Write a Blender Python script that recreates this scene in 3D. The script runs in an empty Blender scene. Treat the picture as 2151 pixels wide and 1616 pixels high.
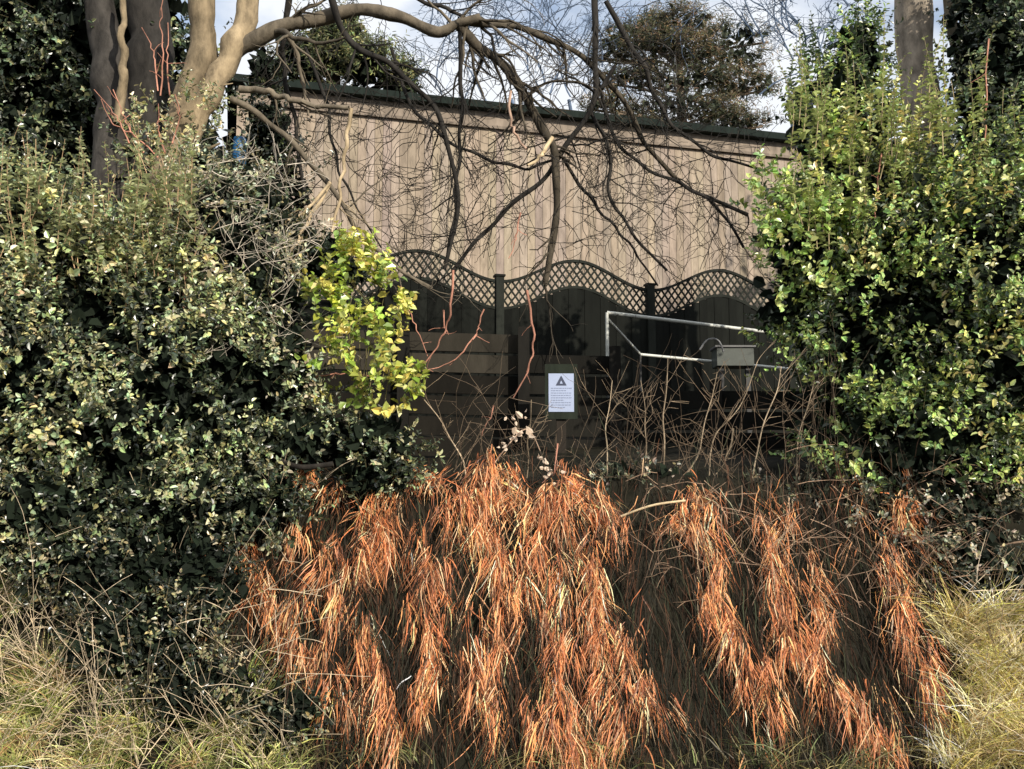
import bpy, math
import numpy as np
from mathutils import Vector
rng=np.random.default_rng(7)
F=2110.0; PITCH=math.radians(6.54); EYE=1.6
cp,sp=math.cos(PITCH),math.sin(PITCH)
def ray(u,v):
    x=(u-1075.5)/F; z=-(v-808)/F
    return np.array([x, cp-z*sp, sp+z*cp])
def P(u,v,d):
    r=ray(u,v); return np.array([0,0,EYE])+r*(d/r[1])
def PX(d): return d/F
def norm(a): return a/np.maximum(np.linalg.norm(a,axis=-1,keepdims=True),1e-9)
# ---------------- materials
def mat(name):
    m=bpy.data.materials.new(name); m.use_nodes=True
    return m,m.node_tree.nodes,m.node_tree.links,m.node_tree.nodes['Principled BSDF']
def tintmat(name,rough=0.5,trans=0.0,nscale=0,bump=0,spec=0.5,contrast=0.5,stretch=None):
    m,N,L,b=mat(name)
    a=N.new('ShaderNodeAttribute'); a.attribute_name='tint'
    out=a.outputs['Color']
    if nscale:
        tc=N.new('ShaderNodeTexCoord'); n=N.new('ShaderNodeTexNoise'); n.inputs['Scale'].default_value=nscale; n.inputs['Detail'].default_value=8
        n.inputs['Roughness'].default_value=.65
        mp=N.new('ShaderNodeMapping'); mp.inputs['Scale'].default_value=stretch or (1,1,1)
        L.new(tc.outputs['Object'],mp.inputs[0]); L.new(mp.outputs[0],n.inputs['Vector'])
        r=N.new('ShaderNodeMapRange'); r.inputs['From Min'].default_value=0.3; r.inputs['From Max'].default_value=0.7
        r.inputs['To Min'].default_value=1-contrast; r.inputs['To Max'].default_value=1+contrast
        L.new(n.outputs['Fac'],r.inputs['Value'])
        mx=N.new('ShaderNodeVectorMath'); mx.operation='SCALE'
        L.new(out,mx.inputs[0]); L.new(r.outputs['Result'],mx.inputs['Scale']); out=mx.outputs[0]
        if bump:
            bp=N.new('ShaderNodeBump'); bp.inputs['Strength'].default_value=bump; bp.inputs['Distance'].default_value=0.02
            L.new(n.outputs['Fac'],bp.inputs['Height']); L.new(bp.outputs['Normal'],b.inputs['Normal'])
    L.new(out,b.inputs['Base Color'])
    b.inputs['Roughness'].default_value=rough
    b.inputs['Specular IOR Level'].default_value=spec
    if trans:
        t=N.new('ShaderNodeBsdfTranslucent'); L.new(out,t.inputs['Color'])
        ms=N.new('ShaderNodeMixShader'); ms.inputs[0].default_value=trans
        L.new(b.outputs[0],ms.inputs[1]); L.new(t.outputs[0],ms.inputs[2])
        L.new(ms.outputs[0],N['Material Output'].inputs['Surface'])
    return m
M_leaf=tintmat('leaf_glossy',0.32,0.18,0,0,0.9)
M_inner=tintmat('leaf_inner',0.8,0,0,0,0.2)
M_matte=tintmat('leaf_matte',0.6,0.25)
M_bark=tintmat('bark',0.85,0,9,0.9,0.2,0.65,(1,1,.45))
M_grass=tintmat('dead_grass',0.5,0.15,0,0,0.5)
M_wood=tintmat('weathered_wood',0.85,0,7,0.3,0.1,0.35,(1,1,.25))
M_paint=tintmat('paint',0.45,0,14,0.0,0.4,0.15)
M_paper=tintmat('paper',0.5,0,3,0,0.3,0.04)
# ---------------- builder
class B:
    def __init__(s): s.v=[];s.f=[];s.c=[];s.m=[];s.n=0;s.mats=[]
    def mi(s,m):
        if m not in s.mats: s.mats.append(m)
        return s.mats.index(m)
    def add(s,v,f,c,m):
        v=np.asarray(v,float); f=np.asarray(f,int)
        c=np.asarray(c,float)
        if c.ndim==1: c=np.tile(c,(len(v),1))
        s.v.append(v); s.f.append(f+s.n); s.c.append(c); s.m.append(np.full(len(f),s.mi(m))); s.n+=len(v)
    def box(s,lo,hi,c,m,ax=None,org=None):
        lo=np.array(lo,float);hi=np.array(hi,float)
        v=np.array([[x,y,z] for x in(lo[0],hi[0]) for y in(lo[1],hi[1]) for z in(lo[2],hi[2])])
        if ax is not None: v=v@np.array(ax)+np.array(org)
        f=[[0,1,3,2],[4,6,7,5],[0,4,5,1],[2,3,7,6],[0,2,6,4],[1,5,7,3]]
        s.add(v,f,c,m)
    def tube(s,pts,rad,c,m,sides=6,cap=False):
        pts=np.asarray(pts,float); n=len(pts); rad=np.broadcast_to(np.asarray(rad,float),(n,))
        t=norm(np.gradient(pts,axis=0))
        up=np.array([0.31,0.93,0.2]); a=norm(np.cross(t,up)); b=np.cross(t,a)
        th=np.arange(sides)*2*math.pi/sides
        v=pts[:,None]+rad[:,None,None]*(np.cos(th)[None,:,None]*a[:,None]+np.sin(th)[None,:,None]*b[:,None])
        v=v.reshape(-1,3); i=np.arange(n-1)[:,None]*sides; k=np.arange(sides)[None]; k2=(k+1)%sides
        f=np.stack([i+k,i+k2,i+sides+k2,i+sides+k],-1).reshape(-1,4)
        s.add(v,f,c,m)
    def leaves(s,p,ax,side,nor,L,W,c,m,fold=0.25):
        L=L[:,None];W=W[:,None]
        v=np.stack([p, p+ax*L*.3+side*W*.5+nor*W*fold, p+ax*L*.72+side*W*.38+nor*W*fold*.6, p+ax*L-nor*L*.12,
                    p+ax*L*.72-side*W*.38+nor*W*fold*.6, p+ax*L*.3-side*W*.5+nor*W*fold],1)
        n=len(p); base=(np.arange(n)*6)[:,None]
        f=np.concatenate([base+np.array([[0,1,2,3]]),base+np.array([[0,3,4,5]])],0)
        s.add(v.reshape(-1,3),f,np.repeat(c,6,0),m)
    def ribbons(s,pts,W,side,c,m):
        n,k,_=pts.shape
        t=np.linspace(0,1,k); w=(W[:,None]*np.clip(np.minimum(0.5+t*2,1.25*(1-t)+0.03),0,1)[None])[:,:,None]*.5
        v=np.stack([pts-side[:,None]*w,pts+side[:,None]*w],2).reshape(n,k*2,3)
        q=np.array([[2*i,2*i+1,2*i+3,2*i+2] for i in range(k-1)])
        f=((np.arange(n)*k*2)[:,None,None]+q[None]).reshape(-1,4)
        s.add(v.reshape(-1,3),f,np.repeat(c,k*2,0),m)
    def obj(s,name,smooth=False):
        v=np.concatenate(s.v);f=np.concatenate(s.f);c=np.concatenate(s.c);mm=np.concatenate(s.m)
        me=bpy.data.meshes.new(name)
        me.vertices.add(len(v)); me.vertices.foreach_set('co',v.ravel())
        me.loops.add(len(f)*4); me.loops.foreach_set('vertex_index',f.ravel().astype(np.int32))
        me.polygons.add(len(f)); me.polygons.foreach_set('loop_start',(np.arange(len(f))*4).astype(np.int32))
        me.polygons.foreach_set('loop_total',np.full(len(f),4,np.int32)); me.polygons.foreach_set('material_index',mm.astype(np.int32))
        me.polygons.foreach_set('use_smooth',np.full(len(f),smooth))
        for m in s.mats: me.materials.append(m)
        a=me.attributes.new('tint','FLOAT_COLOR','POINT')
        a.data.foreach_set('color',np.concatenate([np.clip(c,0,1),np.ones((len(c),1))],1).ravel())
        me.update(calc_edges=True); me.validate()
        o=bpy.data.objects.new(name,me); bpy.context.scene.collection.objects.link(o); return o
def smooth_path(pts,rep=3):
    pts=np.asarray(pts,float)
    for _ in range(rep):
        q=pts[:-1]*.75+pts[1:]*.25; r=pts[:-1]*.25+pts[1:]*.75
        pts=np.concatenate([pts[:1],np.stack([q,r],1).reshape(-1,pts.shape[1])[1:-1],pts[-1:]])
    return pts
def grow(b,p,d,length,r,level,col,m,droop=0.0,curl=0.25,kids=4,rmin=.0018):
    n=max(5,int(length/0.07)); n=min(n,14); step=length/n
    pts=[p]; d=norm(d); bend=rng.normal(0,curl,3)*0.3; bend[1]*=.5
    for i in range(n):
        d=norm(d+bend*.5+rng.normal(0,curl*.35,3)*np.array([1,.6,1])+np.array([0,0,-droop]))
        p=p+d*step; pts.append(p)
    pts=np.array(pts); rad=np.linspace(r,max(r*.35,rmin*.7),len(pts))
    cc=col*rng.uniform(.7,1.3)
    b.tube(pts,rad,cc,m,5 if r>0.006 else 3)
    if level>0:
        for _ in range(kids):
            i=rng.integers(1,len(pts)-1); t=norm(pts[i]-pts[i-1])
            dd=norm(t*.7+rng.normal(0,.6,3)*np.array([1,.5,1])); 
            grow(b,pts[i],dd,length*rng.uniform(.35,.7),max(rad[i]*.6,rmin),level-1,col,m,droop,curl,max(2,kids-1),rmin)
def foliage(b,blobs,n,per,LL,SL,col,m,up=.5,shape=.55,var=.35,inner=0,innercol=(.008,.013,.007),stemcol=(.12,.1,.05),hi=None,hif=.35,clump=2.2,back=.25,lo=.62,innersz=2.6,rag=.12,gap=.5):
    C=np.array([P(x[0],x[1],x[2]) for x in blobs]); R=np.array([[x[3]*PX(x[2]),x[5],x[4]*PX(x[2])] for x in blobs])
    w=(R[:,0]*R[:,2]); w=w/w.sum()
    def sample(n,lo,hi_,backf):
        k=rng.choice(len(C),int(n*2.2),p=w); dr=norm(rng.normal(0,1,(len(k),3)))
        flip=(dr[:,1]>backf); dr[flip,1]*=-1
        f=rng.uniform(lo,hi_,len(k))**.6
        lump=1+.13*np.sin(dr[:,0]*7+k*1.7)*np.cos(dr[:,2]*6+k)+.1*np.sin(dr[:,2]*13+dr[:,0]*9+k*3)+np.abs(rng.normal(0,rag,len(k)))
        p=C[k]+dr*R[k]*(f*lump)[:,None]
        inside=np.zeros(len(k),bool)
        for j in range(len(C)):
            q=(((p-C[j])/R[j])**2).sum(1); inside|=(q<.42)&(k!=j)
        return p[~inside][:n],dr[~inside][:n]
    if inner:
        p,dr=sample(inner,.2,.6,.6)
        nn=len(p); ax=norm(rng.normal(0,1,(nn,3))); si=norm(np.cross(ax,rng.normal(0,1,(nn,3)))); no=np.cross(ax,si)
        b.leaves(p,ax,si,no,np.full(nn,LL*innersz),np.full(nn,LL*innersz*.75),np.array(innercol)*rng.uniform(.5,1.8,(nn,1)),M_inner)  # inner leaves darkened: the shrub's interior shade is in their colour
    p,dr=sample(n,lo,1.06,back)
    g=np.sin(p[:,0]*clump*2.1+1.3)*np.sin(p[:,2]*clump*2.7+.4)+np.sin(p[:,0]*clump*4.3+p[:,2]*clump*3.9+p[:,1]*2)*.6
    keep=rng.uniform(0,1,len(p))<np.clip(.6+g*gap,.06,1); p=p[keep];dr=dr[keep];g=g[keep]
    n=len(p)
    sd=norm(dr*.7+np.array([0,-.15,up])+rng.normal(0,.35,(n,3)))
    sl=SL*rng.uniform(.5,1.4,n)
    col=np.array(col); sc=col*np.exp(rng.normal(0,var,(n,1)))
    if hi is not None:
        hm=(rng.uniform(0,1,n)<hif+.2*g)[:,None]; sc=np.where(hm,np.array(hi)*np.exp(rng.normal(0,.3,(n,1))),sc)  # hi: sunlit highlights painted as a paler colour on some sprigs
    side=norm(np.cross(sd,rng.normal(0,1,(n,3))))
    t=np.linspace(0,1,3)[None,:,None]
    b.ribbons(p[:,None]+sd[:,None]*sl[:,None,None]*t,np.full(n,.006),side,np.tile(stemcol,(n,1)),M_bark)
    e1=side; e2=np.cross(sd,e1)
    for j in range(per):
        tt=(j+.6)/per; th=j*2.4+rng.uniform(0,6.28,n)
        rad=e1*np.cos(th)[:,None]+e2*np.sin(th)[:,None]
        pos=p+sd*(sl*tt)[:,None]
        ax=norm(rad*.85+sd*(.25+.5*tt)+rng.normal(0,.25,(n,3))+np.array([0,0,-.1]))
        si=norm(np.cross(sd+rng.normal(0,.35,(n,3)),ax)); no=np.cross(ax,si)
        L=LL*rng.uniform(.55,1.3,n)*(1-.3*tt)
        cc=sc*rng.uniform(.75,1.3,(n,1))*np.stack([rng.uniform(.8,1.35,n),np.ones(n),rng.uniform(.7,1.2,n)],1)
        b.leaves(pos,ax,si,no,L,L*shape,cc,m)
# ---------------- terrain
Y0,Y1,ZT=5.95,7.1,1.72
def gz(x,y):
    y=np.asarray(y,float)
    z=np.where(y<Y0,0,np.where(y<Y1,(y-Y0)/(Y1-Y0)*ZT, ZT+np.clip(y-Y1,0,6)*.17))
    return z+ (np.sin(x*1.7)*.04+np.sin(x*4.1+y*3)*.025)*(y>Y0)
def bank(u,v,off=.02):
    r=ray(u,v); k=ZT/(Y1-Y0)
    t=(EYE+k*Y0)/(k*r[1]-r[2]); p=np.array([0,0,EYE])+r*t
    if p[1]>Y1: p=P(u,v,Y1+.05)
    p[1]-=off; return p
def ground():
    xs=np.concatenate([[-400,-120,-50,-25,-14],np.linspace(-9,9,120),[14,25,50,120,400]])
    ys=np.concatenate([[-300,-60,-15,-4,0,3,5],np.linspace(5.6,8,50),np.linspace(8.3,15,20),[20,30,60,140,400,900]])
    X,Y=np.meshgrid(xs,ys); Z=gz(X,Y)
    Z=Z+rng.normal(0,.018,Z.shape)*((Y>5.6)&(Y<9))
    v=np.stack([X,Y,Z],-1).reshape(-1,3); nx=len(xs); ny=len(ys)
    i=(np.arange(ny-1)[:,None]*nx+np.arange(nx-1)[None]).ravel()
    f=np.stack([i,i+1,i+nx+1,i+nx],-1)
    b=B(); m,N,L,bs=mat('soil')
    tc=N.new('ShaderNodeTexCoord'); n=N.new('ShaderNodeTexNoise'); n.inputs['Scale'].default_value=5; n.inputs['Detail'].default_value=8
    L.new(tc.outputs['Object'],n.inputs['Vector'])
    cr=N.new('ShaderNodeValToRGB'); cr.color_ramp.elements[0].color=(.008,.008,.005,1); cr.color_ramp.elements[1].color=(.03,.026,.018,1)
    cr.color_ramp.elements[0].position=.35;cr.color_ramp.elements[1].position=.75
    L.new(n.outputs['Fac'],cr.inputs[0]); L.new(cr.outputs[0],bs.inputs['Base Color']); bs.inputs['Roughness'].default_value=.95
    bs.inputs['Specular IOR Level'].default_value=.1
    bp=N.new('ShaderNodeBump'); bp.inputs['Distance'].default_value=.04; L.new(n.outputs['Fac'],bp.inputs['Height']); L.new(bp.outputs[0],bs.inputs['Normal'])
    b.add(v,f,(.03,.03,.02),m); b.obj('ground',True)
ground()
# ---------------- dead grass on bank
def strands(b,P0,n_each,spread,length,cols,W,lift=.5,tsway=.3,sway=.12,zs=1.3,outs=(.2,.9),m=None):
    P0=np.asarray(P0); k=len(P0); n=k*n_each
    p=np.repeat(P0,n_each,0)+rng.normal(0,1,(n,3))*np.array([spread,spread*.5,spread*zs])
    lean=np.repeat(rng.normal(0,tsway,k),n_each)+rng.normal(0,sway,n)
    curl=np.repeat(rng.normal(0,tsway*.8,k),n_each)
    out=np.repeat(rng.uniform(*outs,k),n_each)
    d=norm(np.stack([lean*.9,-rng.uniform(.5,1.2,n)*out,rng.uniform(-.3,.6,n)*lift*2-(1-lift)*.6],1))
    L=length*np.repeat(rng.uniform(.6,1.4,k),n_each)*rng.uniform(.3,1.3,n); seg=6; pts=[p]
    for s in range(seg):
        tgt=norm(np.stack([lean+curl*(s/seg-.3)*1.6,np.full(n,-.5),np.full(n,-1.0)],1))
        d=norm(d*.5+tgt*.5+rng.normal(0,.12,(n,3))); p=p+d*(L/seg)[:,None]
        pts.append(p)
    pts=np.stack(pts,1); pts[:,:,2]=np.maximum(pts[:,:,2],.01+rng.uniform(0,.05,(n,1)))
    side=norm(np.stack([np.ones(n),rng.normal(0,.7,n),rng.normal(0,.3,n)],1))
    cols=np.array(cols); ci=rng.integers(0,len(cols),n)
    tuft=np.repeat(np.exp(rng.normal(0,.3,(k,1))),n_each,0)
    c=cols[ci]*np.exp(rng.normal(0,.3,(n,1)))*tuft
    b.ribbons(pts,W*rng.uniform(.4,1.5,n),side,c,m or M_grass)
streams=[[(1030,985),(1010,1080),(1040,1180),(1060,1290),(1010,1400),(1030,1520)],
[(1200,1020),(1160,1100),(1230,1180),(1270,1300),(1240,1420),(1290,1560)],
[(1180,1200),(1190,1350),(1170,1450),(1210,1580)],[(870,1010),(780,1080),(800,1150),(740,1230)],
[(530,1130),(540,1220),(600,1270),(620,1350),(700,1430),(750,1490)],
[(700,1150),(690,1250),(770,1330),(820,1480),(830,1570)],[(880,1150),(920,1250),(890,1330),(930,1420),(880,1500)],
[(1080,1020),(960,1060),(930,1150)],[(1440,1060),(1450,1130),(1500,1200),(1460,1290),(1540,1340),(1550,1430),(1640,1500)],
[(1640,1080),(1600,1150),(1620,1250),(1650,1330),(1600,1430)],[(1690,1200),(1700,1300),(1720,1360)],
[(1890,1050),(1870,1120),(1850,1250),(1880,1350),(1930,1430),(1950,1520)],[(1640,1330),(1720,1440),(1800,1520),(1850,1590)],
[(1100,1480),(1180,1560),(1250,1600)],[(1310,1340),(1340,1450),(1390,1500)],[(1000,1130),(1100,1200),(1110,1330)],
[(1240,1060),(1290,1130)],[(610,1130),(640,1180)],[(480,1120),(490,1160)],[(1130,1050),(1140,1150),(1110,1240)],[(440,1280),(450,1330)],[(760,1150),(850,1200)],[(540,1270),(640,1300)]]
g=B()
orange=[(.8,.31,.11),(.62,.2,.07),(.86,.43,.19),(.36,.11,.04),(.9,.6,.34),(.68,.25,.09),(.2,.07,.03),(.74,.29,.12)]
bp0=[]
for s in streams:
    q=smooth_path(s,2); 
    seglen=np.concatenate([[0],np.cumsum(np.linalg.norm(np.diff(q,axis=0),axis=1))])
    for t in np.arange(0,seglen[-1],11):
        wv=.45+.55*abs(math.sin(t*.028+q[0,0]))
        u=np.interp(t,seglen,q[:,0])+rng.normal(0,19*wv); v=np.interp(t,seglen,q[:,1])+rng.normal(0,12)
        bp0.append(bank(u,v-25,rng.uniform(.08,.22)))
strands(g,bp0,17,.019,.23,orange,.0068,tsway=.3,sway=.17,lift=.2,zs=2.0,outs=(.1,.7))
bp1=[bank(u+rng.normal(0,16),v+rng.normal(0,12),.14) for u,v in [(1020,990),(1050,1010),(990,1040),(1180,1020),(1220,1040),(1150,1050),(1250,1070),(860,1000),(900,1010),(760,1090),(720,1030),(800,1110),(650,970),(660,1010),(1460,1070),(1420,1090),(1890,1060),(1060,1060),(1100,1090)] for _ in range(5)]
strands(g,bp1,20,.035,.17,orange+[(.88,.54,.28)],.010,tsway=.8,sway=.45,lift=.8)
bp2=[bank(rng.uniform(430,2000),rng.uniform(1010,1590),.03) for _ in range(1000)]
strands(g,bp2,12,.06,.38,[(.04,.022,.013),(.025,.018,.011),(.08,.035,.018),(.018,.016,.01),(.014,.014,.01),(.03,.034,.018)],.006,tsway=.2,sway=.15,lift=.2,zs=3,m=M_inner)  # dark strands paint the shadowed gaps between the orange tufts
bp3=[]
while len(bp3)<110:
    u,v=rng.uniform(480,1980),rng.uniform(1040,1580)
    if math.sin(u*.021)+math.sin(u*.047+v*.006)>0.1: bp3.append(bank(u,v,.08))
strands(g,bp3,6,.04,.3,orange,.006,tsway=.35,sway=.25,lift=.2,zs=2.5)
g.obj('dead_grass')
def upgrass(name,pts,n_each,h,cols,spread,W=.006,stalks=0):
    b=B(); P0=np.array(pts); k=len(P0); n=k*n_each
    p=np.repeat(P0,n_each,0)+rng.normal(0,1,(n,3))*np.array([spread,spread*.5,spread*.3])
    ta=np.repeat(rng.uniform(0,6.28,k),n_each)
    a=ta+rng.normal(0,.9,n); d=norm(np.stack([np.cos(a)*.4,np.sin(a)*.35-.2,np.ones(n)],1)); L=h*np.repeat(rng.uniform(.5,1.5,k),n_each)*rng.uniform(.4,1.3,n); q=[p]
    for s in range(6):
        d=norm(d+np.stack([np.cos(a)*.13,np.sin(a)*.1-.04,np.full(n,-.17)],1)+rng.normal(0,.1,(n,3))); p=p+d*(L/6)[:,None]; q.append(p)
    cols=np.array(cols); tc=rng.integers(0,len(cols),k)
    ci=np.where(rng.uniform(0,1,n)<.6,np.repeat(tc,n_each),rng.integers(0,len(cols),n))
    c=cols[ci]*np.exp(rng.normal(0,.3,(n,1)))*np.repeat(np.exp(rng.normal(0,.35,(k,1))),n_each,0)
    b.ribbons(np.stack(q,1),W*rng.uniform(.5,1.5,n),norm(rng.normal(0,1,(n,3))*np.array([1,.5,.3])),c,M_grass)
    for _ in range(stalks):
        p=P0[rng.integers(0,k)]+rng.normal(0,.05,3); grow(b,p,np.array([rng.normal(0,.6),-.3,.8]),rng.uniform(.25,.8),.0035,1,np.array([.6,.48,.33]),M_bark,.03,.15,2)
    b.obj(name)
gl=[(.5,.52,.15),(.68,.6,.27),(.32,.38,.1),(.8,.66,.38),(.17,.2,.07),(.48,.3,.15)]
pl=[]
while len(pl)<210:
    u=rng.uniform(-60,620); v=rng.uniform(1190,1660)
    w=(u<130)*.9+(v>1420)*.8+.15*(abs(u-430)<90)
    if rng.uniform()<w*(.5+.5*math.sin(u*.03+v*.02+1)): pl.append(bank(u,v,.08))
upgrass('verge_grass',pl,24,.27,gl,.035,.007,70)
pr=[]
for _ in range(150):
    v=rng.uniform(1290,1640); u=rng.uniform(1985-(v-1270)*.05,2220); pr.append(bank(u,v,.08))
upgrass('verge_grass',pr,32,.34,[(.85,.68,.2),(.9,.76,.4),(.6,.58,.16),(.9,.8,.52),(.36,.3,.12),(.6,.45,.25)],.04,.007,40)
pm=[bank(rng.uniform(500,1950),rng.uniform(1570,1640),.1) for _ in range(60)]
upgrass('verge_grass',pm,22,.2,[(.15,.18,.06),(.3,.25,.1),(.1,.08,.04)],.05)
# ---------------- shrubs
def leafy_shoots(b,n,ur,vr,dr,hr,col,lsz,stem=(.36,.24,.14)):
    for _ in range(n):
        p=P(rng.uniform(*ur),rng.uniform(*vr),rng.uniform(*dr)); h=rng.uniform(*hr); q=[p,p+[rng.normal(0,.04),0,h*.5],p+[rng.normal(0,.08),-.03,h]]
        q=smooth_path(q,2); b.tube(q,np.linspace(.0045,.0018,len(q)),np.array(stem)*rng.uniform(.6,1.4),M_bark,4)
        k=int(22*h/.4)+8; t=np.sort(rng.uniform(0,1,k)); pos=np.stack([np.interp(t,np.linspace(0,1,len(q)),q[:,i]) for i in range(3)],1)
        th=np.arange(k)*2.4+rng.uniform(0,6); ax=norm(np.stack([np.cos(th),np.sin(th),np.full(k,.35)],1)+rng.normal(0,.25,(k,3)))
        si=norm(np.cross(np.array([0,0,1.]),ax)+rng.normal(0,.2,(k,3))); no=np.cross(ax,si); L=lsz*rng.uniform(.6,1.2,k)*(1.1-.6*t)
        b.leaves(pos,ax,si,no,L,L*.6,np.array(col)*rng.uniform(.5,1.4,(k,1)),M_leaf)
b=B()
lb=[(120,800,7.0,260,330,.7),(330,850,7.0,230,300,.7),(500,860,7.2,150,230,.6),(60,570,7.4,190,200,.7),(250,610,7.4,180,150,.6),(420,640,7.5,150,160,.6)]
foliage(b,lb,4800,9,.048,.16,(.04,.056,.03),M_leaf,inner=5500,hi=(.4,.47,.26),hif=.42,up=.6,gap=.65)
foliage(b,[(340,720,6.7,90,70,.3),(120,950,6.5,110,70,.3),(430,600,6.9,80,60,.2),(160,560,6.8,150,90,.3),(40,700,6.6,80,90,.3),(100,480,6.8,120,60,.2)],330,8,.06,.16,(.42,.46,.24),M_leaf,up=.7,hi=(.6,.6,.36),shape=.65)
leafy_shoots(b,150,(-20,420),(420,700),(6.5,7.1),(.25,.75),(.5,.53,.28),.06)
for _ in range(170):
    u=rng.uniform(340,650); v=rng.uniform(340,760); grow(b,P(u,v,rng.uniform(6.7,7.2)),np.array([rng.normal(0,.8),rng.normal(0,.3),.4]),rng.uniform(.15,.45),.003,1,np.array([.5,.44,.36]),M_bark,0,.35,3,.0022)
foliage(b,[(500,500,7.3,130,150,.5),(560,620,7.2,90,150,.4),(600,780,7.0,70,120,.3),(470,370,7.5,80,60,.2)],760,7,.045,.13,(.07,.09,.05),M_leaf,inner=800,hi=(.45,.48,.32),hif=.5,up=.5,gap=.65)
b.obj('evergreen_shrub')
b=B()
foliage(b,[(620,930,7.0,170,65,.3),(780,930,7.0,110,50,.3),(300,1080,6.6,330,100,.3),(100,1100,6.4,220,110,.3),(540,1050,6.7,110,60,.2),(780,1000,6.9,110,30,.2)],
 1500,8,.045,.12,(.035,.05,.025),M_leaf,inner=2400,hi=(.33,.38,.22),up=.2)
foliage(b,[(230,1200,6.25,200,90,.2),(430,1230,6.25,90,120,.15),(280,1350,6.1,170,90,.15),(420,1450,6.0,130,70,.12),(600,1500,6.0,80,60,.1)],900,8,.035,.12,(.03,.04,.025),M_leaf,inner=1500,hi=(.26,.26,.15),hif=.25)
for _ in range(200):
    grow(b,bank(rng.uniform(-20,640),rng.uniform(1050,1580),.25),np.array([rng.normal(0,.5),-.3,rng.normal(.4,.6)]),rng.uniform(.2,.5),.003,1,np.array([.55,.44,.3])*rng.uniform(.4,1.2),M_bark,.03,.2,2,.0022)
b.obj('ivy')
b=B()
foliage(b,[(1900,660,7.8,230,300,.8),(2060,700,7.6,200,380,.8),(1780,540,8.0,150,190,.7),(1680,500,8.0,75,95,.5),(1780,350,8.3,100,150,.6),(1730,240,8.6,75,90,.5),(1800,130,8.8,50,90,.4),(2110,480,7.9,130,200,.7),(1920,460,8.0,100,110,.5),
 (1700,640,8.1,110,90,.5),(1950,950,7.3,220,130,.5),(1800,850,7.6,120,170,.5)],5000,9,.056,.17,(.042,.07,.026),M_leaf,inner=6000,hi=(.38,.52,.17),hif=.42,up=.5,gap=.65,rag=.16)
foliage(b,[(1590,400,7.6,30,55,.15),(1660,450,7.5,60,50,.15),(1640,560,7.5,50,90,.2),(1750,330,7.5,25,60,.1),(1700,520,7.4,70,90,.2)],190,9,.072,.2,(.34,.48,.14),M_leaf,up=.6,shape=.65,hi=(.5,.6,.22))
foliage(b,[(1830,420,7.3,120,200,.2),(2070,600,6.9,80,240,.2),(1950,330,7.5,90,100,.2),(2110,850,6.8,60,150,.2)],320,9,.062,.24,(.42,.47,.18),M_leaf,up=1.0,back=.9,hi=(.6,.6,.25))
leafy_shoots(b,75,(1660,2150),(260,560),(7.1,7.7),(.35,.9),(.46,.52,.2),.062,(.3,.24,.14))
leafy_shoots(b,22,(1680,1880),(120,300),(8.2,8.8),(.4,.9),(.12,.18,.08),.07,(.1,.1,.06))
b.obj('laurel_shrub')
b=B()
foliage(b,[(1960,1100,7.0,200,100,.3),(2060,1220,6.7,150,100,.25),(1620,1050,7.2,250,35,.15),(1380,1010,7.2,150,25,.1)],800,8,.04,.12,(.05,.06,.04),M_matte,inner=700,hi=(.4,.4,.3),up=.1)
for _ in range(120):
    grow(b,bank(rng.uniform(1300,2150),rng.uniform(1010,1280),.15),np.array([rng.normal(0,.7),-.3,rng.normal(.3,.6)]),rng.uniform(.2,.5),.003,1,np.array([.36,.24,.16]),M_bark,.04,.3,2)
b.obj('bramble')
b=B()
foliage(b,[(740,590,6.9,60,70,.15),(690,650,6.9,45,60,.15),(800,640,6.9,50,80,.15),(770,720,6.9,80,50,.2),(830,750,6.8,50,50,.15),(815,830,6.8,65,50,.15),(720,780,6.9,40,50,.15),(750,530,6.9,18,40,.1),(860,810,6.8,25,25,.1)],
 270,9,.07,.17,(.34,.46,.09),M_leaf,up=.9,shape=.7,hi=(.6,.62,.18),var=.35,back=.9,rag=.08,lo=.3,clump=4)
for _ in range(9):
    q=smooth_path([P(rng.uniform(740,800),960,7.0),P(rng.uniform(730,830),820,6.95),P(rng.uniform(690,840),700,6.9),P(rng.uniform(700,820),rng.uniform(520,640),6.9)],2)
    b.tube(q,np.linspace(.004,.0015,len(q)),(.2,.17,.08),M_bark,4)
b.obj('privet_shrub')
# ---------------- backdrop evergreens
b=B()
foliage(b,[(60,80,10,260,260,1),(250,120,10,200,280,1),(60,380,10,220,220,1),(350,420,9.5,160,160,.8)],2800,9,.065,.2,(.03,.045,.025),M_leaf,inner=5500,hi=(.24,.3,.17),hif=.35,up=.3)
b.obj('holly_tree')
b=B()
foliage(b,[(560,330,9.6,55,140,.4),(600,420,9.6,50,80,.4),(500,480,9,100,120,.4),(560,160,10,30,60,.2),(620,520,9,60,60,.3),(700,560,9.0,90,60,.3)],800,8,.055,.16,(.02,.03,.015),M_leaf,inner=1500,hi=(.07,.09,.04))
foliage(b,[(410,240,7.7,45,50,.15),(370,190,7.7,50,40,.15),(330,230,7.8,40,60,.15),(350,420,7.6,70,70,.15),(440,330,7.8,60,50,.2),(300,330,7.7,60,60,.2)],340,8,.045,.13,(.25,.28,.14),M_leaf,hi=(.48,.48,.28),up=.4)
b.obj('ivy')
b=B()
foliage(b,[(2090,200,9.0,90,260,.5),(2070,30,9.2,80,120,.5),(2150,420,9,90,200,.5)],1700,8,.055,.12,(.025,.04,.018),M_leaf,inner=2400,hi=(.15,.2,.1),up=.1)
q=smooth_path([P(2100,900,9.2),P(2090,400,9.2),P(2080,100,9.2),P(2090,-150,9.2)],2); b.tube(q,np.linspace(.22,.15,len(q)),(.07,.06,.04),M_bark,10)
b.obj('ivy_clad_tree',False)
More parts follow.
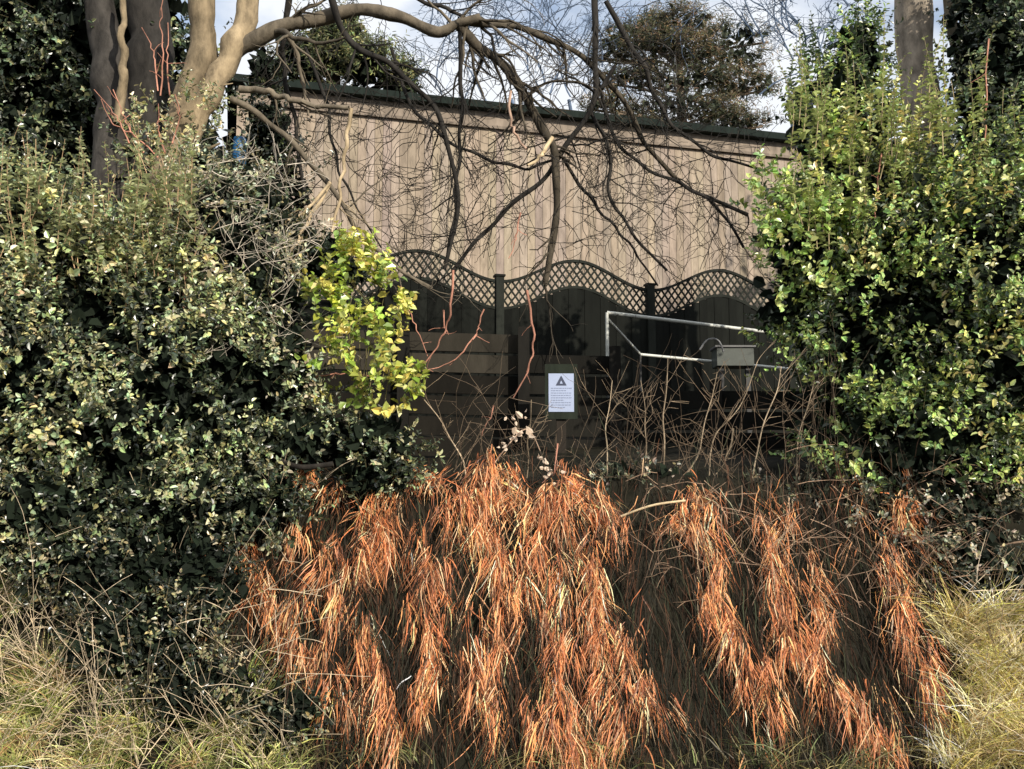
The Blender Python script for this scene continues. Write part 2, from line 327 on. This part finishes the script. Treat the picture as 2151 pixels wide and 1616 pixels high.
# ---------------- bare tree
t=B(); lit=np.array([.24,.185,.115]); dark=np.array([.028,.025,.022]); mid=np.array([.075,.062,.045])  # bark tones with sunlit and shaded looks put into the colour
def limb(b,pts,d0,d1,r0,r1,col,kids=0,klen=.5,lev=1,droop=.05,sides=7,jit=5):
    n=len(pts); ds=np.linspace(d0,d1,n)
    q=np.array([P(p[0],p[1],dd) for p,dd in zip(pts,ds)]); q=smooth_path(q,3)
    s=np.linspace(0,1,len(q))
    q=q+np.stack([np.sin(s*23+d0)*.012,np.sin(s*17)*.02,np.cos(s*29+r0*9)*.012],1)*min(1,jit/5)
    r=np.linspace(r0*PX(d0),r1*PX(d1),len(q)); r=r*(1+.08*np.sin(s*31+r0)+rng.normal(0,.03,len(q)))
    b.tube(q,r,np.array(col),M_bark,sides)
    for _ in range(kids):
        i=rng.integers(1,len(q)); tt=norm(q[i]-q[i-1])
        dd=norm(tt*.6+rng.normal(0,.7,3)*np.array([1,.4,1]))
        grow(b,q[i],dd,klen*rng.uniform(.5,1.3),max(r[i]*.4,.004),lev,np.array(col)*.85,M_bark,droop,.55,3,.003)
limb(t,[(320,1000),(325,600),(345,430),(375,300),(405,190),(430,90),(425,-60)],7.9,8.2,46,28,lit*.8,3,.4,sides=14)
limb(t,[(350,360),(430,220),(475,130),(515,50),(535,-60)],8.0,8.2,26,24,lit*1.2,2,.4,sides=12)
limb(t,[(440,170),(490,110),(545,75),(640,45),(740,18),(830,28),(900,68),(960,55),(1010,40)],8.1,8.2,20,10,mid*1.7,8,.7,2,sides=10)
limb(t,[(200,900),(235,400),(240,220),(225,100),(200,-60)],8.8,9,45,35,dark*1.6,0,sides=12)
limb(t,[(245,260),(262,160),(255,60),(265,-50)],8.6,8.6,11,6,lit,0)  # pale limb stands in for the sunlit stripe on the trunk
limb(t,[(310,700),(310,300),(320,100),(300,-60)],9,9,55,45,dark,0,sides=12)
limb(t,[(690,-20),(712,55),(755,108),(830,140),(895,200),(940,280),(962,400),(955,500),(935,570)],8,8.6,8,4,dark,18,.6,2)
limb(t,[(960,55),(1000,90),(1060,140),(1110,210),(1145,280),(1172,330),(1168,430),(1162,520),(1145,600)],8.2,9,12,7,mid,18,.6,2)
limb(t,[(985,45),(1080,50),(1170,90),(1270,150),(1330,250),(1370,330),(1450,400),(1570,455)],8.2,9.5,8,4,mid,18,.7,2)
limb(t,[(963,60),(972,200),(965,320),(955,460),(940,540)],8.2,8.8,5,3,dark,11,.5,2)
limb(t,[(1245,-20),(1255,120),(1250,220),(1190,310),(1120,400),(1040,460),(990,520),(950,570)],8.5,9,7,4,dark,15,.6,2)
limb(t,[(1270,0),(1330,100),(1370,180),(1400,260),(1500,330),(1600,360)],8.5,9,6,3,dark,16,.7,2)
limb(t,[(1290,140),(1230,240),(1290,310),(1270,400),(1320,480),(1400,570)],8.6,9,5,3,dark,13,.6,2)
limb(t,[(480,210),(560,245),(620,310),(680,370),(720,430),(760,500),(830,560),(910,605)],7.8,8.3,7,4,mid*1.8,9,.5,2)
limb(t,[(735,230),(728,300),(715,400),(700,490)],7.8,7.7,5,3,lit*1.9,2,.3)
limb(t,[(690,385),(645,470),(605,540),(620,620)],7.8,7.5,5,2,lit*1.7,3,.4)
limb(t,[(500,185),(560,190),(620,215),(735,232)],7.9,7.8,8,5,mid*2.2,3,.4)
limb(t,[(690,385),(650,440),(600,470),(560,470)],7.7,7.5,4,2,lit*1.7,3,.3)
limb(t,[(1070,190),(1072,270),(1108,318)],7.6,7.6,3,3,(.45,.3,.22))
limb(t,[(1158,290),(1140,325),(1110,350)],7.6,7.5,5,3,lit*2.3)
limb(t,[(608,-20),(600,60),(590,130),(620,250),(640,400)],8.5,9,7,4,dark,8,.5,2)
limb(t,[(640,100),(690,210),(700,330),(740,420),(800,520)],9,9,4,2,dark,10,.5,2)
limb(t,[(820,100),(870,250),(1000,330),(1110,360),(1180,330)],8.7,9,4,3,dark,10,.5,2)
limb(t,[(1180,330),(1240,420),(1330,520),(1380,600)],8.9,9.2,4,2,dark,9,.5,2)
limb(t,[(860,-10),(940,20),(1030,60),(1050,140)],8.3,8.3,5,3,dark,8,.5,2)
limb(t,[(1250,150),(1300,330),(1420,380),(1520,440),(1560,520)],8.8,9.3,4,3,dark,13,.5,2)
for _ in range(110):
    p=P(rng.uniform(620,1560),rng.uniform(-30,500),rng.uniform(8.3,9.3))
    grow(t,p,np.array([rng.normal(0,.8),rng.normal(0,.2),-.4]),rng.uniform(.4,1.0),.0048,2,dark,M_bark,.02,.7,3,.0032)
t.obj('bare_tree',True)
s=B(); red=(.42,.2,.14)
def shoot(pts,d,r=1.9,col=red): limb(s,pts,d,d,r,r*.5,np.array(col)*rng.uniform(.7,1.3),2,.12,0,sides=5,jit=3)
for pts,d in [([(335,200),(345,120),(335,40),(345,0)],7.6),([(355,200),(350,120),(355,50)],7.6),([(330,190),(325,110),(300,60)],7.6),([(270,300),(250,250),(200,190)],7.5),([(330,330),(280,280),(230,260),(215,210)],7.5),
  ([(345,320),(330,270),(335,220)],7.5),([(360,300),(380,250),(370,200)],7.5),([(300,320),(260,250),(240,190)],7.5),
  ([(950,570),(948,660),(925,720),(885,775)],7.3),([(1105,612),(1124,700),(1115,770),(1080,835)],7.3),([(1092,445),(1085,500),(1070,545)],7.3),([(1015,648),(1005,690),(995,715)],7.4),([(930,650),(935,690)],7.4),
  ([(390,570),(385,650),(380,700)],6.9),([(1850,320),(1840,450),(1815,560)],7.3),([(2075,80),(2070,260),(2065,420)],7.6),([(1035,850),(1033,880)],7.2),([(1170,930),(1165,1000)],7.1),
  ([(840,600),(870,680),(900,750)],7.5),([(1000,700),(960,760),(890,780)],7.4),([(630,800),(720,780),(830,800)],7)]: shoot(pts,d,2.8 if pts[0][0] in(950,1105) else 1.8)
s.obj('red_stemmed_shoots',True)
s=B()
stems=[([(1393,1010),(1394,880),(1402,752)],2.2),([(1440,1000),(1470,950),(1490,850),(1505,785)],1.8),([(1275,1010),(1272,900),(1285,800)],1.7),([(1490,1000),(1490,920),(1550,870),(1590,760)],1.7),
 ([(1580,1010),(1590,930),(1630,830),(1640,770)],1.8),([(1672,1080),(1670,960),(1690,870),(1710,800)],2),([(1350,1010),(1360,900),(1345,800)],1.4),([(980,1010),(970,960),(930,890),(890,840)],2),([(1105,1020),(1110,930),(1115,840)],1.8),
 ([(1240,985),(1265,1020)],2.5),([(1540,900),(1530,960),(1500,1000)],2)]
for pts,r in stems:
    q=smooth_path([P(p[0],p[1],7.2) for p in pts],3); q[:,0]+=np.sin(np.linspace(0,9,len(q)))*.008; rr=np.linspace(r,r*.5,len(q))*PX(7.2)
    s.tube(q,rr,np.array([.4,.31,.21])*rng.uniform(.6,1.2),M_bark,5)
    for _ in range(6):
        i=rng.integers(len(q)//3,len(q)); grow(s,q[i],np.array([rng.choice([-.6,.6]),rng.normal(0,.2),.9]),rng.uniform(.1,.35),.0022,1,np.array([.32,.24,.16]),M_bark,-.03,.2,2)
for _ in range(80):
    u=rng.uniform(900,1850); p=P(u,rng.uniform(980,1040),7.15)
    grow(s,p,np.array([rng.normal(0,.35),0,1]),rng.uniform(.2,.9),.0026,1,np.array([.15,.11,.075])*rng.uniform(.5,1.7),M_bark,0,.3,3)
s.tube(smooth_path([P(1305,1085,6.7),P(1370,1060,6.6),P(1440,1052,6.6)],2),.008,(.6,.46,.28),M_bark,6)
s.tube(smooth_path([P(590,968,6.6),P(630,985,6.5),P(700,975,6.5)],2),.018,(.03,.025,.02),M_bark,6)
s.obj('bare_stems',True)
s=B()
for (u,v,sz) in [(1100,905,.10),(1140,970,.07),(1155,1000,.06),(1070,930,.06),(1090,880,.05)]:
    n=7; p=P(u,v,6.95)+rng.normal(0,.04,(n,3)); ax=norm(rng.normal(0,1,(n,3))); si=norm(np.cross(ax,rng.normal(0,.5,(n,3))+[.3,-2,.4])); no=np.cross(ax,si)
    s.leaves(p,ax,si,no,np.full(n,sz*.7),np.full(n,sz*.4),np.array((.85,.68,.52))*rng.uniform(.7,1.1,(n,1)),M_matte)
s.tube(smooth_path([P(1030,985,7.05),P(1070,930,7.05),P(1110,890,7.05),P(1140,960,7.05)],2),.004,(.5,.35,.25),M_bark,5)
s.obj('withered_bramble')
s=B()
limb(s,[(1975,900),(1955,400),(1930,200),(1912,-80)],9.6,9.6,42,38,(.27,.225,.175),0,sides=14)
limb(s,[(2060,380),(2040,250),(2010,100),(1985,-60)],9.7,9.7,16,13,(.16,.14,.1),0,sides=10)
s.obj('sycamore_tree',True)
# ---------------- building
h=B(); A=P(500,150,19.0); Cc=P(1700,297,22.4)
A2=np.array([A[0],19.0]); C2=np.array([Cc[0],22.4]); dx=C2-A2; Lw=np.linalg.norm(dx)+1.2; dx=dx/np.linalg.norm(dx)
AX=np.array([[dx[0],dx[1],0],[-dx[1],dx[0],0],[0,0,1]]); ORG=np.array([A2[0],A2[1],0])
wt=P(560,160,19.0)[2]-.12
tan=np.array([.32,.262,.21])
h.box((0,.05,2.3),(Lw,6,wt-.55),tan*.5,M_wood,AX,ORG)
n=int(Lw/.17)
for i in range(n):
    x=i*.17; h.box((x+.003,-.0,2.3),(x+.165,.048,wt-.42+rng.uniform(-.002,.002)),tan*rng.uniform(.88,1.08)*np.array([1,rng.uniform(.97,1.02),rng.uniform(.92,1.04)]),M_wood,AX,ORG)
h.box((-.02,-.06,wt-.42),(Lw+.02,.08,wt-.1),tan*.8,M_wood,AX,ORG)
h.box((-.03,-.085,wt-.45),(Lw+.03,-.0605,wt-.39),tan*.6,M_wood,AX,ORG)  # darker strip draws the shadow line below the band
h.box((-.2,-.28,wt-.1),(Lw+.2,6.2,wt+.05),(.014,.02,.017),M_wood,AX,ORG)
h.obj('timber_clad_building')
# ---------------- trellis fence
f=B()
p0=P(705,560,11.7)[:2]; p1=P(1365,600,12.75)[:2]; dd=(p1-p0)/np.linalg.norm(p1-p0); span=np.linalg.norm(p1-p0)/2
AXF=np.array([[dd[0],dd[1],0],[-dd[1],dd[0],0],[0,0,1]])
fd=np.array([.013,.0145,.012])  # darkened so the colour carries the garden shade
ZP=P(870,525,11.97)[2]
for k in range(-4,6):
    O=np.array([p0[0]+dd[0]*span*k,p0[1]+dd[1]*span*k,0])
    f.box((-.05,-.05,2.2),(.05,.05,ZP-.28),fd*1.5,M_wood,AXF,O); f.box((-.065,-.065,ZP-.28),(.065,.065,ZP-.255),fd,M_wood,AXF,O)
    def top(x): return ZP-.32*.5*(1+math.cos(2*math.pi*(x/span)))*1.0
    xs=np.linspace(.05,span-.05,41); 
    for dz,th in((0,.035),(-.34,.035)):
        for a,c in zip(xs[:-1],xs[1:]):
            za,zb=top(a)+dz,top(c)+dz
            v=[];
            for (x,z) in((a,za),(c,zb)):
                for y in(-.022,.022):
                    for e in(-th,0): v.append([x,y,z+e])
            v=np.array(v)@AXF+O
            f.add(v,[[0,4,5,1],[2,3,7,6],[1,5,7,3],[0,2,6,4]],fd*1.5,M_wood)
    for sgn,yo in((1,-.009),(-1,.009)):
        for c0 in np.arange(-.6,span+.6,.095):
            pts=[]
            for tt in np.linspace(-.1,.9,60):
                x=c0+sgn*tt*.707*.9; z=ZP-.7+tt*.85
                if .05<x<span-.05 and top(x)-.36<z<top(x)-.02: pts.append((x,z))
            if len(pts)>2:
                (xa,za),(xb,zb)=pts[0],pts[-1]; nx,nz=-(zb-za),(xb-xa); l=math.hypot(nx,nz)+1e-6; nx,nz=nx/l*.011,nz/l*.011
                v=np.array([[xa+nx,yo+e,za+nz] for e in(-.006,.006)]+[[xa-nx,yo+e,za-nz] for e in(-.006,.006)]+[[xb+nx,yo+e,zb+nz] for e in(-.006,.006)]+[[xb-nx,yo+e,zb-nz] for e in(-.006,.006)])@AXF+O
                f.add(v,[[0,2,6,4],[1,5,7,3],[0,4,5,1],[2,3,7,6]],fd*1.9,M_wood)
    for i in range(18):
        x=.05+i*(span-.1)/18; w=(span-.1)/18
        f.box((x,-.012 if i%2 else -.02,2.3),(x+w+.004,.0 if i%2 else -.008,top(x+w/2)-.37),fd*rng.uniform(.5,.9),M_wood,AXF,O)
f.obj('trellis_fence')
# ---------------- low board fence on the bank top
f=B()
def rail(u0,u1,v0,d0,d1,hgt,c,rngv=0):
    a=P(u0,v0,d0);e=P(u1,v0+rngv,d1); z0=a[2]; dv=e-a; L=np.hypot(dv[0],dv[1]); d2=dv[:2]/L
    ax=np.array([[d2[0],d2[1],dv[2]/L],[-d2[1],d2[0],0],[0,0,1]])
    f.box((0,-.02,-hgt),(L,.02,0),c,M_wood,ax,a)
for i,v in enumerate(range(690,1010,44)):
    rail(600,1100,v,8.7,9.0,.165,np.array([.024,.021,.016])*(1.4 if i<2 else .5)*rng.uniform(.8,1.2),15)  # shade put into the board colours, deepest on the lower boards
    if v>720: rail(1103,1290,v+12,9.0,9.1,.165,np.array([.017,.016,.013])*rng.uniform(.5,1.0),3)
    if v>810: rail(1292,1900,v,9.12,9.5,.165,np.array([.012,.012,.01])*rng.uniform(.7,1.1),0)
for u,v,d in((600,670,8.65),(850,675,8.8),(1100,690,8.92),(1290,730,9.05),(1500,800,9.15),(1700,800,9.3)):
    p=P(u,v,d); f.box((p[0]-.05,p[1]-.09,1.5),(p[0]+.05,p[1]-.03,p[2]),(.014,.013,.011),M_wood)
f.obj('board_fence')
s=B(); c=P(1179,825,8.3); 
s.box((c[0]-.135,c[1]+.006,c[2]-.22),(c[0]+.135,c[1]+.03,c[2]+.24),(.02,.025,.018),M_wood)
s.box((c[0]-.04,c[1]+.031,1.6),(c[0]+.04,c[1]+.09,c[2]+.2),(.03,.025,.02),M_wood)
s.box((c[0]-.105,c[1]-.0,c[2]-.16),(c[0]+.105,c[1]+.005,c[2]+.16),(.36,.42,.58),M_paper)  # white paper, its blue-grey tone is painted shade
ink=(.05,.06,.1)
def tri(x,z,w,hh,col,y):
    s.add([[x-w,y,z],[x+w,y,z],[x+.002,y,z+hh],[x-.002,y,z+hh]],[[0,1,2,3]],col,M_paper)
tri(c[0],c[2]+.06,.045,.08,ink,c[1]-.003); tri(c[0],c[2]+.074,.012,.024,(.36,.42,.58),c[1]-.005)
for i in range(9):
    z=c[2]+.035-i*.02; w=[.08,.06,.085,.082,.085,.05,.085,.08,.06][i]; x=c[0]-.085
    while x<c[0]-.085+2*w*.98:
        ww=rng.uniform(.008,.025); s.box((x,c[1]-.003,z),(x+ww,c[1]-.0015,z+.005),(.22,.26,.38),M_paper); x+=ww+.006
s.obj('notice_sign')
s=B(); wh=(.62,.63,.58)
a=P(1275,657,9.9); e=P(1760,716,10.4); k1=P(1345,745,11.0); k2=P(1760,785,11.4)
gzr=2.0
def bar(p,q,r=.018,c=wh): s.tube(np.linspace(p,q,6),r,c,M_paint,8)
bar(a,e); bar(a,[a[0],a[1],a[2]-.45],.018); bar([a[0],a[1],a[2]-.45],[a[0],a[1],gzr],.018,(.06,.06,.055)); bar(e,[e[0],e[1],gzr]); bar(a+np.array([0,.0,-.06]),k1,.016); bar(e,k2,.016); bar(k1,k2,.016); bar(k1,[k1[0],k1[1],gzr],.012,(.04,.04,.04))
s.tube(smooth_path([P(1470,735,10.3),P(1485,712,10.3),P(1510,712,10.3),P(1520,740,10.3)],2),.010,(.2,.2,.2),M_paint,6)
s.obj('goal_frame',True)
s=B(); p=P(1545,745,10.8); s.box((p[0]-.2,p[1],p[2]-.12),(p[0]+.2,p[1]+.3,p[2]+.08),(.08,.09,.08),M_paint); s.box((p[0]-.22,p[1]-.02,p[2]+.08),(p[0]+.22,p[1]+.32,p[2]+.1),(.14,.14,.14),M_paint)  # table tones darkened in place of cast shade
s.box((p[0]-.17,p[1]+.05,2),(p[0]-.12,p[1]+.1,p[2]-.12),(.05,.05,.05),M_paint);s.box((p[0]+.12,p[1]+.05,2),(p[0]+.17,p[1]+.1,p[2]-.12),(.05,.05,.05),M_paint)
s.obj('garden_table')
s=B(); p=P(502,350,8.9); zz=np.array([p[2]-.3,p[2]-.28,p[2]-.1,p[2]+.1,p[2]+.24,p[2]+.27,p[2]+.27]); rr=np.array([.09,.1,.105,.105,.1,.09,.001])*.6
s.tube(np.stack([np.full(7,p[0]),np.full(7,p[1]),zz],1),rr,(.01,.09,.22),M_paint,16)  # plain drum on a post, for an unidentified blue object
s.box((p[0]-.03,p[1]-.03,2),(p[0]+.03,p[1]+.03,p[2]-.3),(.05,.04,.03),M_wood)
s.obj('blue_drum',True)
# ---------------- distant trees
s=B(); pd=38
pine=[(1330,80,pd,90,20,1.2),(1430,55,pd,110,20,1.4),(1550,85,pd,80,20,1.2),(1400,110,pd,140,22,1.6),(1520,130,pd,110,22,1.2),(1290,115,pd,60,16,1),(1480,180,pd,130,22,1.4),(1340,170,pd,90,18,1),(1580,185,pd,55,16,1),(1430,235,pd,140,22,1.4),(1280,225,pd,60,14,.9),(1530,262,pd,90,18,.9),(1350,275,pd,80,16,1)]
foliage(s,pine,5200,9,.26,.4,(.085,.1,.06),M_matte,shape=.1,up=1.0,inner=900,innersz=1.2,innercol=(.05,.06,.04),hi=(.3,.26,.17),back=.9,clump=.5,lo=.2)
q=smooth_path([P(1440,420,pd),P(1432,250,pd),P(1425,70,pd)],2); s.tube(q,np.linspace(.3,.1,len(q)),(.25,.19,.14),M_bark,8)
for x in pine: 
    for sg in(-.8,0,.8): s.tube(smooth_path([P(1430,min(x[1]+70,300),pd),P((1430+x[0])/2,x[1]+22,pd),P(x[0]+x[3]*sg,x[1]+4,pd)],2),.05,(.25,.19,.14),M_bark,5)
s.obj('pine_tree')
s=B()
foliage(s,[(700,120,32,50,60,1.5),(640,140,32,60,60,1.5),(780,150,32,60,40,1.5),(730,80,32,25,40,1),(850,175,32,40,25,1)],1500,8,.2,.4,(.09,.11,.055),M_matte,shape=.2,inner=500,hi=(.28,.32,.16),back=.6,clump=.6,rag=.25)
s.tube([P(700,300,32),P(700,60,32)],.25,(.1,.08,.05),M_bark,8); s.obj('cypress_tree')
for (u,d) in((1080,30),(1660,30),(1740,27),(960,34),(1200,33),(1320,42)):
    s=B(); bc=np.array([.13,.18,.27])*.8
    for _ in range(10):
        p=P(u+rng.uniform(-80,80),rng.uniform(0,240),d); grow(s,p,np.array([rng.normal(0,.5),rng.normal(0,.3),1]),rng.uniform(1.5,3.2),.03,3,bc,M_bark,0,.3,4,.008)
    s.tube(smooth_path([np.array([P(u,0,d)[0],d,2.5]),P(u+15,320,d),P(u-5,210,d)],2),.06,bc,M_bark,8)
    s.obj('bare_ash_tree')
s=B()
foliage(s,[(-200,300,16,400,500,2),(2350,350,16,420,450,2),(250,500,15,350,350,1.5),(2000,500,16,300,300,1.5)],1800,8,.14,.35,(.03,.045,.02),M_leaf,inner=4000,hi=(.07,.09,.04),clump=.8)
s.obj('background_trees')
# ---------------- camera, world, sun
cam=bpy.data.cameras.new('camera'); co=bpy.data.objects.new('camera',cam); bpy.context.scene.collection.objects.link(co)
cam.sensor_width=36; cam.lens=36*F/2151; cam.clip_end=3000; co.location=(0,0,EYE); co.rotation_euler=(math.radians(90)+PITCH,0,0)
sc=bpy.context.scene; sc.camera=co
EL,AZ=math.radians(25),math.radians(145)
w=bpy.data.worlds.new('World'); sc.world=w; w.use_nodes=True; N=w.node_tree.nodes; L=w.node_tree.links
bg=N['Background']; sky=N.new('ShaderNodeTexSky'); sky.sky_type='NISHITA'; sky.sun_disc=False; sky.sun_elevation=EL; sky.sun_rotation=AZ
tc=N.new('ShaderNodeTexCoord'); n=N.new('ShaderNodeTexNoise'); n.inputs['Scale'].default_value=4.5; n.inputs['Detail'].default_value=7
mp=N.new('ShaderNodeMapping'); mp.inputs['Scale'].default_value=(1,1,1.7); L.new(tc.outputs['Generated'],mp.inputs[0]); L.new(mp.outputs[0],n.inputs['Vector'])
cr=N.new('ShaderNodeValToRGB'); cr.color_ramp.elements[0].position=.33; cr.color_ramp.elements[1].position=.48
cr.color_ramp.elements[0].color=(.2,.2,.2,1)
L.new(n.outputs['Fac'],cr.inputs[0])
vm=N.new('ShaderNodeVectorMath'); vm.operation='SCALE'; vm.inputs['Scale'].default_value=1.9; L.new(sky.outputs[0],vm.inputs[0])
mx=N.new('ShaderNodeMix'); mx.data_type='RGBA'; mx.inputs[7].default_value=(10.2,10.6,11.2,1)
L.new(cr.outputs[0],mx.inputs[0]); L.new(vm.outputs[0],mx.inputs[6]); L.new(mx.outputs[2],bg.inputs['Color']); bg.inputs['Strength'].default_value=.095
sl=bpy.data.lights.new('sun','SUN'); sl.energy=5.0; sl.angle=math.radians(.5); sl.color=(1,.92,.79); so=bpy.data.objects.new('sun',sl); sc.collection.objects.link(so)
dirv=Vector((math.sin(AZ)*math.cos(EL),math.cos(AZ)*math.cos(EL),math.sin(EL))); so.rotation_euler=dirv.to_track_quat('Z','Y').to_euler()
sc.view_settings.view_transform='Standard'; sc.view_settings.look='None'; sc.view_settings.exposure=0
